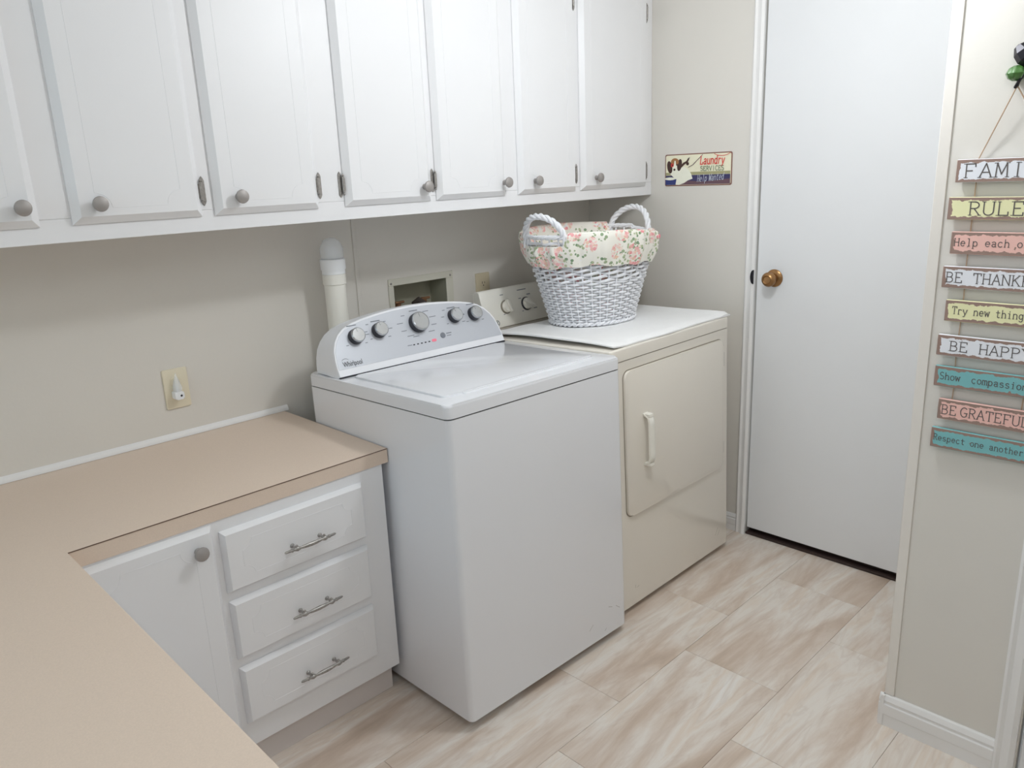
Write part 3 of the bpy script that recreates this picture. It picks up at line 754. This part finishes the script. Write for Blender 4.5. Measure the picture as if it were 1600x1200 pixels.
def kmark(x, z, l, h=.003): prism([(x, SK(z)), (x + l, SK(z)), (x + l, SK(z) + h), (x, SK(z) + h)], -.0003, .0005, lambda a, b, d: kf(a, b, d), bm)
for a in ((-.185, 1.058, .018), (-.088, 1.064, .05, .0035), (-.09, 1.032, .014), (-.04, 1.042, .02, .004), (-.018, .985, .02), (-.085, .982, .008), (-.188, .984, .008)): kmark(*a)
link_mesh('panel_print', bm, m_print, dc)['kind'] = 'stuff'
bm = bmesh.new(); mt = axis_mat(kf(-.2315, SK(.9585), .0006), nk)
tube([mt @ Vector((.0105 * math.cos(a), .0105 * math.sin(a), 0)) for a in [2 * math.pi * k / 24 for k in range(24)]], .0011, 5, True, bm)
for s in (-1, 1):
    tube([mt @ Vector((s * .0035 + .0042 * math.cos(a), .0055 * math.sin(a), 0)) for a in [R(60 + 255 * k / 12) * s for k in range(13)]], .0010, 5, False, bm)
link_mesh('emblem', bm, m_print, dc)['kind'] = 'stuff'

# white mat on top of the dryer
NX, NY = 44, 36
def mat_pt(u, v, top):
    x = -.350 + .716 * u; y = -.346 + .566 * v
    z = DZ + .0012 + (.0135 if top else 0)
    lift = max(0, 1 - u / .10)
    z += lift ** 1.5 * .016 * math.sin(math.pi * min(1, max(0, .10 + .85 * v))) ** .8
    edge = min(u, 1 - u) * 36 if True else 0
    if top:
        b = min(1, min(u * NX, (1 - u) * NX, v * NY, (1 - v) * NY) / 1.6)
        z -= .009 * (1 - b) ** 2
        z += .0007 * math.sin(31 * u + 4 * v) * math.sin(23 * v + 2 * u)
        rr = max(0, 1 - (1 - u) / .09); z += .011 * math.sin(math.pi * min(1, rr)) * (.5 + .5 * v)
    x += .004 * math.sin(9 * v + 1) * (1 if u > .5 else 1.2); y += .004 * math.sin(11 * u)
    return (x, y, z)
t = bmesh.new(); Vt = {}; Vb = {}
for i in range(NX + 1):
    for j in range(NY + 1):
        Vt[i, j] = t.verts.new(mat_pt(i / NX, j / NY, True)); Vb[i, j] = t.verts.new(mat_pt(i / NX, j / NY, False))
for i in range(NX):
    for j in range(NY):
        t.faces.new((Vt[i, j], Vt[i + 1, j], Vt[i + 1, j + 1], Vt[i, j + 1])); t.faces.new((Vb[i, j], Vb[i, j + 1], Vb[i + 1, j + 1], Vb[i + 1, j]))
for i in range(NX):
    for j in (0, NY): t.faces.new((Vt[i, j], Vb[i, j], Vb[i + 1, j], Vt[i + 1, j]))
for j in range(NY):
    for i in (0, NX): t.faces.new((Vt[i, j], Vb[i, j], Vb[i, j + 1], Vt[i, j + 1]))
mt_o = link_mesh('dryer_mat', t, m_towel, smooth=60); mt_o.matrix_world = DM
tag(mt_o, 'white terry mat spread over the top of the dryer', 'mat')

# ================================================================ BASKET
bk = thing('laundry_basket', 'white wicker laundry basket with floral cloth liner standing on the dryer', 'basket')
bc_w = DM.inverted() @ Vector((1.096, -.4255, .94)); bc_w.z = DZ + .0172
bk.matrix_world = DM @ Matrix.Translation(bc_w) @ Matrix.Rotation(R(0), 4, 'Z')
H = .328
def rad(z):
    u = z / H
    return .168 + (.266 - .168) * u, .143 + (.221 - .143) * u
def ept(th, z, off=0.0):
    a, b = rad(z); ang = math.degrees(th) % 360
    k = -.075 * math.exp(-((ang - 312) / 38) ** 2) + .045 * math.exp(-((ang - 80) / 60) ** 2)
    p = Vector((a * math.cos(th), b * math.sin(th), z * (1 + k)))
    n = Vector((math.cos(th) / a, math.sin(th) / b, 0)).normalized()
    return p + n * off
NS = 40
bm = bmesh.new()
z = .010; j = 0
while z < .158:
    pts = []
    for k in range(NS * 4):
        ph = k / 4; pts.append(ept(2 * math.pi * ph / NS, z, .0058 * math.cos(math.pi * ph + math.pi * j)))
    tube(pts, .0041, 5, True, bm); z += .0098; j += 1
zz = z
while z < .318:
    pts = []; n3 = 48
    for k in range(n3 * 3):
        ph = k / 3; a = 2 * math.pi * ph / 3 + 2 * math.pi * (j % 3) / 3
        pts.append(ept(2 * math.pi * ph / n3, z + .0028 * math.sin(a), .0068 * math.cos(a)))
    tube(pts, .0053, 5, True, bm); z += .0138; j += 1
wv = link_mesh('weave', bm, m_wick, bk, smooth=60); wv['kind'] = 'stuff'
bm = bmesh.new()
for k in range(NS):
    th = 2 * math.pi * k / NS
    tube([ept(th, 0.004, 0), ept(th, .17, 0), ept(th, H - .004, 0)], .0034, 5, False, bm)
st = link_mesh('stakes', bm, m_wick, bk); st['kind'] = 'stuff'
bm = bmesh.new()
for s in range(2):
    pts = []
    for k in range(184):
        th = 2 * math.pi * k / 184; a = 23 * th + math.pi * s
        pts.append(ept(th, .0075 + .0042 * math.sin(a), .004 + .0042 * math.cos(a)))
    tube(pts, .0048, 5, True, bm)
link_mesh('base_braid', bm, m_wick, bk, smooth=60)
bm = bmesh.new()
for s in range(3):
    pts = []
    for k in range(160):
        th = 2 * math.pi * k / 160; a = 20 * th + 2 * math.pi * s / 3
        pts.append(ept(th, H + .0045 * math.sin(a), .0055 * math.cos(a)))
    tube(pts, .005, 5, True, bm)
link_mesh('rim', bm, m_wick, bk, smooth=60)
t = prism([(.160 * math.cos(2 * math.pi * k / 40), .129 * math.sin(2 * math.pi * k / 40)) for k in range(40)], .006, .012, xy)
link_mesh('bottom', t, m_wick, bk)
for s in (0, 1):
    bm = bmesh.new(); base = []
    for k in range(49):
        u = -1 + 2 * k / 48; ang = math.pi * (k / 48)
        yy = -.094 * math.cos(ang); zz_ = H - .035 + .110 * math.sin(ang) ** .75
        a0, b0 = rad(H); xx = a0 * math.sqrt(max(0, 1 - (yy / b0) ** 2)) + .012 * math.sin(ang)
        base.append(Vector((xx if s == 0 else -xx, yy, zz_)))
    for q in range(3):
        pts = []
        for k, p in enumerate(base):
            d = (base[min(k + 1, 48)] - base[max(k - 1, 0)]).normalized(); e1 = Vector((1, 0, 0)); e1 = (e1 - d * e1.dot(d)).normalized(); e2 = d.cross(e1)
            a = k * .52 + 2 * math.pi * q / 3; pts.append(p + e1 * (.0064 * math.cos(a)) + e2 * (.0064 * math.sin(a)))
        tube(pts, .0060, 6, False, bm)
    link_mesh('handle', bm, m_wick, bk, smooth=60)
# cloth liner: up the inside, over the rim, hanging outside
NT = 180
def hmask(th):
    y = .222 * math.sin(th); v = abs(y) / .098
    return 1.0 if v < .86 else max(0.0, min(1.0, (1.06 - v) / .2))
t = bmesh.new(); grid = []
for k in range(NT):
    th = 2 * math.pi * k / NT; mk = hmask(th)
    wv1 = .0035 * math.sin(11 * th + .6) + .0025 * math.sin(23 * th) + .0015 * math.sin(41 * th + 2)
    dz = .004 * math.sin(5 * th + 1) + .003 * math.sin(13 * th)
    top = H + .012 - .040 * mk
    col = []
    for z_, off in ((.016, -.030), (.12, -.030), (.22, -.028 + wv1 * .5), (.285, -.018 + wv1), (top - .012, -.012 + wv1 * .8), (top, -.006),
                    (top + .003, .004), (top - .002, .013 + wv1 * .5), (top - .018, .019 + wv1), (H - .055 + dz * .5, .0235 + wv1 * 1.6), (H - .082 + dz, .0195 + wv1 * 1.5), (H - .106 + dz, .0150 + max(0, wv1))):
        col.append(ept(th, z_, off))
    grid.append([t.verts.new(p) for p in col])
for k in range(NT):
    A, B = grid[k], grid[(k + 1) % NT]
    cut = hmask(2 * math.pi * (k + .5) / NT) > .5
    for q in range(len(A) - 1):
        if cut and q in (5, 6): continue
        t.faces.new((A[q], A[q + 1], B[q + 1], B[q]))
t.faces.new([g[0] for g in grid])
link_mesh('liner', t, m_floral, bk, smooth=70)['label'] = 'cream cotton liner printed with pink roses'
bm = bmesh.new(); pts = []
for k in range(90):
    th = R(-66 + 30 * k / 89); pts.append(ept(th, H - .010 + .0058 * math.sin(k * 1.05), .0232 + .002 * math.sin(k * .5)))
tube(pts, .0017, 5, False, bm)
link_mesh('stitching', bm, m_pinkth, bk)['label'] = 'pink decorative stitching'

# ================================================================ SMALL THINGS ON THE BACK WALL
pp = thing('standpipe', 'white plastic drain pipe with a clear domed vent cap behind the washer', 'pipe', (.191, -.09, 0))
link_mesh('pipe', lathe([(.0345, 0), (.0345, 1.186), (.0345, 1.19)], 28), m_pvc, pp)
link_mesh('coupling', lathe([(.0345, 1.178), (.0375, 1.180), (.0375, 1.212), (.0345, 1.213)], 28), m_pvc, pp)
link_mesh('collar', lathe([(.036, 1.2125), (.0375, 1.2135), (.0375, 1.225), (.0405, 1.229), (.0405, 1.2605), (.037, 1.262)], 28), m_pvcw, pp)
link_mesh('vent_cap', lathe([(.0365, 1.262), (.0375, 1.266), (.0375, 1.297), (.033, 1.307), (.031, 1.310), (.026, 1.319), (.017, 1.326), (0, 1.329)], 28), m_clear, pp)
link_mesh('vent_core', lathe([(.022, 1.262), (.024, 1.275), (.016, 1.280), (.018, 1.294), (.006, 1.3), (0, 1.3)], 18), m_pvcw, pp)

hb = thing('hose_box', 'recessed washer hose box with a pale screwed frame in the back wall', 'hose box', (.6095, 0, 1.06))
O = Vector((-.6095, 0, -1.06))
def hpart(name, bm, mat):
    bmesh.ops.translate(bm, vec=O, verts=bm.verts); return link_mesh(name, bm, mat, hb)
bm = box(.463, .767, -.005, -.0003, 1.1285, 1.154, .0015); box(.463, .767, -.005, -.0003, .962, .988, .0015, bm)
box(.463, .486, -.005, -.0003, .988, 1.1285, .0015, bm); box(.733, .767, -.005, -.0003, .988, 1.1285, .0015, bm)
hpart('frame', bm, m_boxframe)
bm = box(HX0 + .0005, HX1 - .0005, .098, .102, HZ0 + .0005, HZ1 - .0005); box(HX0 + .0005, HX0 + .003, 0, .1, HZ0 + .0005, HZ1 - .0005, 0, bm); box(HX1 - .003, HX1 - .0005, 0, .1, HZ0 + .0005, HZ1 - .0005, 0, bm)
box(HX0 + .003, HX1 - .003, 0, .1, HZ0 + .0005, HZ0 + .003, 0, bm); box(HX0 + .003, HX1 - .003, 0, .1, HZ1 - .003, HZ1 - .0005, 0, bm)
hpart('box_shell', bm, m_boxin)
for sx in (.4745, .753):
    hpart('screw', lathe([(0, 0), (.0042, 0), (.0036, .0016), (0, .002)], 12, None, axis_mat((sx, -.005, 1.1375), (0, -1, 0))), m_aged)
for vx in (.545, .668):
    bm = bmesh.new(); tube([(vx, .098, 1.045), (vx, .055, 1.045)], .010, 12, False, bm); tube([(vx, .06, 1.058), (vx, .06, 1.000)], .012, 12, False, bm)
    tube([(vx - .02, .05, 1.056), (vx + .02, .05, 1.056)], .005, 10, False, bm)
    hpart('valve', bm, m_valve)
bm = bmesh.new(); tube([(.612, .05, 1.0), (.612, .045, 1.045), (.620, .03, 1.057), (.628, .01, 1.045), (.630, -.02, 1.0), (.63, -.05, .93)], .012, 12, False, bm)
hpart('hose', bm, m_hose)
for vx in (.545, .668):
    bm = bmesh.new(); tube([(vx, .058, 1.004), (vx, .04, .994), (vx + .005, .0, .9935), (vx + .01, -.04, .96), (vx + .01, -.06, .9)], .0055, 10, False, bm)
    hpart('hose', bm, m_hose)

def outlet(name, label, cx, cz, mat, lean=0):
    o = thing(name, label, 'outlet', (cx, 0, cz))
    pl = link_mesh('cover_plate', prism(rrect(-.0365, .0365, -.060, .060, .004, 3), -.0003, -.006, lambda a, b, d: (a, d, b), None, .0025, 2), mat, o)
    for s in (-1, 1):
        so = link_mesh('socket', prism(rrect(-.0165, .0165, s * .0195 - .0145, s * .0195 + .0145, .008, 5), -.0055, -.0078, lambda a, b, d: (a, d, b), None, .0008, 1), mat, o)
        bm = box(-.0072, -.0052, -.0083, -.0074, s * .0195 - .002, s * .0195 + .007); box(.0052, .0072, -.0083, -.0074, s * .0195 - .001, s * .0195 + .006, 0, bm)
        lathe([(0, 0), (.0026, 0), (.0026, .0006), (0, .0007)], 10, bm, axis_mat((0, -.0076, s * .0195 - .0085), (0, -1, 0)))
        link_mesh('slot', bm, m_dark, so)
    link_mesh('screw', lathe([(0, 0), (.003, 0), (.0024, .0012), (0, .0014)], 10, None, axis_mat((0, -.006, 0), (0, -1, 0))), mat, o)
    return o
outlet('electrical_outlet', 'ivory duplex outlet above the tan counter with a night light plugged in', -.3295, .928, m_outlet)
outlet('electrical_outlet', 'tan duplex outlet on the wall behind the dryer panel', .9215, 1.066, m_outlet2)
nl = thing('night_light', 'small plug-in night light with a clear pointed shade in the ivory outlet', 'night light', (-.3345, -.0084, .9125))
nl.scale = (.8, .8, .8)
link_mesh('housing', prism(rrect(-.0165, .0165, -.016, .013, .006, 5), 0, -.034, lambda a, b, d: (a, d, b), None, .004, 3), m_pvcw, nl)
link_mesh('sensor', lathe([(0, 0), (.0042, 0), (.0036, .0012), (0, .0016)], 14, None, axis_mat((.0055, -.034, -.002), (0, -1, 0))), m_dark, nl)
t = lathe([(.013, .012), (.0165, .020), (.0165, .030), (.012, .046), (.006, .066), (.0015, .080), (0, .082)], 20, None, Matrix.Translation((0, -.018, 0)))
link_mesh('shade', t, m_clear, nl)
link_mesh('bulb', lathe([(.004, .010), (.005, .024), (.004, .036), (0, .041)], 12, None, Matrix.Translation((0, -.018, 0))), m_pvcw, nl)

# ================================================================ LAUNDRY SIGN ON THE EAST WALL
LY0, LY1, LZ0, LZ1 = -.4085, -.7125, 1.4272, 1.5512
LW, LH = LY0 - LY1, LZ1 - LZ0
m_tin = principled('tin_edge', srgb(132, 92, 80), .5, noise=(60, .2))
def flat(name, c): return principled(name, srgb(*c), .6, noise=(80, .05))
m_cream, m_navy, m_olive, m_plum = flat('print_cream', (236, 232, 206)), flat('print_navy', (62, 58, 98)), flat('print_olive', (168, 164, 124)), flat('print_plum', (104, 78, 88))
m_dog, m_ear, m_tan, m_red, m_grn, m_wht = flat('print_dog', (240, 240, 224)), flat('print_ear', (72, 50, 44)), flat('print_tan', (160, 112, 72)), flat('print_red', (206, 62, 56)), flat('print_green', (104, 126, 98)), flat('print_white', (206, 212, 226))
m_bowl = flat('print_bowl', (52, 62, 120))
ls = thing('tin_sign', 'small tin laundry services sign with a beagle hung on the beige wall', 'sign', (XE, (LY0 + LY1) / 2, (LZ0 + LZ1) / 2))
def sp(a, b, d):   # a 0..1 left to right, b 0..1 up, d out from the wall
    return (-d, LW * (.5 - a), LH * (b - .5))
def rr01(m, r): return [(x / LW, y / LH) for x, y in rrect(m * LW, LW - m * LW, m * LW, LH - m * LW, r, 4)]
link_mesh('plate', prism(rr01(0, .007), .0003, .0022, sp, None, .0005, 1), m_tin, ls)
layer = [.0022]
def art(name, polys, mat):
    bm = bmesh.new(); d = layer[0]; layer[0] += .00012
    for p in polys:
        bm.faces.new([bm.verts.new(sp(a, b, d + .0001)) for a, b in p])
    return link_mesh(name, bm, mat, ls, smooth=0)
el = lambda cx, cy, rx, ry, n=20, rot=0: [(cx + rx * math.cos(2 * math.pi * k / n) * math.cos(R(rot)) - ry * math.sin(2 * math.pi * k / n) * math.sin(R(rot)) * LH / LW, cy + rx * math.cos(2 * math.pi * k / n) * math.sin(R(rot)) * LW / LH + ry * math.sin(2 * math.pi * k / n) * math.cos(R(rot))) for k in range(n)]
art('print', [rr01(.0135, .006)], m_cream)
art('print', [[(.015, .34), (.980, .34), (.980, .43), (.015, .43)]], m_olive)
art('print', [[(.015, .04), (.980, .04), (.980, .335), (.015, .335)]], m_navy)
art('print', [[(.015, .04), (.980, .04), (.980, .20), (.60, .12), (.38, .16), (.2, .08)]], m_plum)
art('print', [[(.06, .45), (.20, .52), (.30, .60), (.37, .50), (.41, .36), (.43, .22), (.36, .17), (.30, .09), (.22, .03), (.16, .05), (.15, .25), (.10, .35)]], m_dog)
art('print', [el(.155, .58, .075, .20)], m_dog)
art('print', [el(.075, .60, .040, .20, 18, 12), el(.228, .66, .036, .19, 18, -10)], m_ear)
art('print', [el(.155, .76, .062, .12)], m_tan)
art('print', [[(.150, .80), (.166, .80), (.185, .50), (.128, .50)]], m_dog)
art('print', [el(.115, .66, .024, .06)], m_red)
art('print', [el(.118, .66, .010, .03, 12), el(.188, .67, .010, .03, 12), el(.150, .52, .017, .035, 12)], m_ear)
art('print', [[(.25, .62), (.28, .72), (.33, .77), (.36, .86), (.385, .89), (.36, .75), (.30, .66), (.262, .58)], el(.352, .69, .022, .05, 14)], m_ear)
art('print', [[(.012, .04), (.17, .04), (.185, .22), (.012, .22)]], m_bowl)
art('print', [el(.085, .235, .085, .045)], m_dog)
art('print', [[(.36, .58), (.43, .66), (.575, .96), (.582, .95), (.437, .645), (.365, .57)]], m_plum)
sw = arc(.86, 1.02, .12, .12, 200, 350, 14); art('print', [[(a, min(b, .965)) for a, b in sw] + [(a, min(b - .018, .95)) for a, b in sw[::-1]]], m_red)
def sgn(name, text, h, adv, a0, b0, mat, wgt, serif=False, shear=.0, tilt=0.0, space=None, widths=None):
    d = layer[0]; layer[0] += .00015
    fn = lambda x, y: sp(a0 + x / LW, b0 + (y + tilt * x) / LH, d)
    link_mesh(name, lettering(text, h, adv, fn, wgt, serif, shear, space, 1, widths), mat, ls, smooth=0)['kind'] = 'stuff'
sgn('lettering', 'Laundry', .031, .0158, .535, .655, m_red, .115, False, .12)
sgn('lettering', 'SERVICES', .0175, .0133, .545, .455, m_grn, .13)
sgn('lettering', 'Help Wanted', .026, .0112, .50, .115, m_wht, .062, False, .15, .06, .007)

# ================================================================ FAMILY RULES SIGN
FY, FX = -1.842, PX - .0005
fs = thing('family_rules_sign', 'hanging sign of nine worn painted planks on cords on the right wall', 'sign', (FX, FY, 1.16))
PT = .011
planks = [  # left edge y, right edge y, z centre, material, text, cap height, advance, start y, space
 (-1.7325, -1.952, 1.468, m_pw, 'FAMILY', .0290, .0300, -1.7475, None),
 (-1.7235, -1.960, 1.3875, m_py, 'RULES', .0285, .0278, -1.7640, None),
 (-1.7365, -1.948, 1.3120, m_pk, 'Help each other', .0165, .0123, -1.7435, None),
 (-1.7265, -1.957, 1.2345, m_pw, 'BE THANKFUL', .0225, .0188, -1.7330, None),
 (-1.7395, -1.946, 1.1580, m_py, 'Try new things', .0170, .0110, -1.7545, None),
 (-1.7305, -1.953, 1.0760, m_pw, 'BE HAPPY', .0225, .0207, -1.7560, None),
 (-1.7315, -1.953, 1.0015, m_pt, 'Show  compassion', .0165, .0112, -1.7430, None),
 (-1.7465, -1.940, .9225, m_pk, 'BE GRATEFUL', .0225, .0176, -1.7535, .0055),
 (-1.7375, -1.948, .8500, m_pt, 'Respect one another', .0150, .0099, -1.7435, None)]
names_ = ['white', 'yellow', 'pink', 'white', 'yellow', 'white', 'teal', 'pink', 'teal']
for i, (ya, yb, zc, mat, txt, hh, adv, ys, spc) in enumerate(planks):
    hz = .0245
    bm = box(-PT / 2, PT / 2, yb - (ya + yb) / 2, ya - (ya + yb) / 2, -hz, hz, .0012)
    p = link_mesh('plank', bm, mat, fs); p.location = (-.0065 - PT / 2, (ya + yb) / 2 - FY, zc - 1.16)
    p['label'] = f'{names_[i]} plank lettered {txt}'.replace('  ', ' ')
    yc = (ya + yb) / 2
    base = -hh * .5 if txt.isupper() else -hh * .40
    fn = lambda a, b, ys=ys, yc=yc, base=base: (-PT / 2 - .0004, ys - a - yc, base + b)
    link_mesh('lettering', lettering(txt, hh, adv, fn, .085 if hh > .02 else .10, True, 0, spc), m_letter, p, smooth=0)['kind'] = 'stuff'
for y in (-1.771, -1.9125):
    pts = [(-.0205, -1.832 - FY + .001 * (1 if y > -1.8 else -1), 1.6335 - 1.16), (-.014, (y - 1.832) / 2 - FY, 1.563 - 1.16), (-.0045, y - FY, 1.4925 - 1.16), (-.0045, y - FY, 1.4 - 1.16)]
    for k in range(1, 8): pts.append((-.0045 - .001 * (k % 2), y - FY + .0012 * (k % 3 - 1), 1.4 - 1.16 - .07 * k))
    link_mesh('cord', tube(pts, .0014, 6), m_cord, fs)

hk = thing('wall_hook', 'black iron wall hook with a green glass bead above the plank sign', 'hook', (PX, -1.8345, 1.70))
bm = bmesh.new()
tube([(-.006, -.012, .22), (-.008, -.012, .10), (-.010, -.012, .02)], [.006, .007, .006], 10, False, bm)
tube([(-.008, .004, -.052), (-.014, .005, -.066), (-.022, .006, -.067), (-.028, .001, -.060), (-.029, -.006, -.046), (-.027, -.010, -.030)], .0032, 8, False, bm)
tube([(-.010, -.012, .03), (-.014, -.006, 0), (-.014, .002, -.03), (-.010, .004, -.056)], .004, 8, False, bm)
box(-.006, -.0005, -.022, -.002, -.03, .20, .002, bm)
link_mesh('bracket', bm, m_black, hk)
t = lathe([(0, -.022), (.009, -.020), (.017, -.006), (.016, .008), (.009, .020), (0, .023)], 7, None, Matrix.Translation((-.020, -.005, -.006)) @ Matrix.Rotation(R(-35), 4, 'X') @ Matrix.Scale(1.15, 4))
link_mesh('iron_leaf', t, m_black, hk, smooth=0)
t = bmesh.new()
prof = [(0, -.0125), (.006, -.012), (.013, -.008), (.017, 0), (.013, .008), (.006, .012), (0, .0125)]
prof = [(a * 1.05, b * 1.12) for a, b in prof]
t = lathe(prof, 32)
for v in t.verts:
    a = math.atan2(v.co.y, v.co.x); k = 1 + .06 * math.cos(8 * a); v.co.x *= k; v.co.y *= k
bmesh.ops.transform(t, matrix=Matrix.Translation((-.021, .0065, -.0400)) @ Matrix.Scale(1.12, 4), verts=t.verts)
link_mesh('bead', t, m_green, hk)['label'] = 'green glass melon bead'
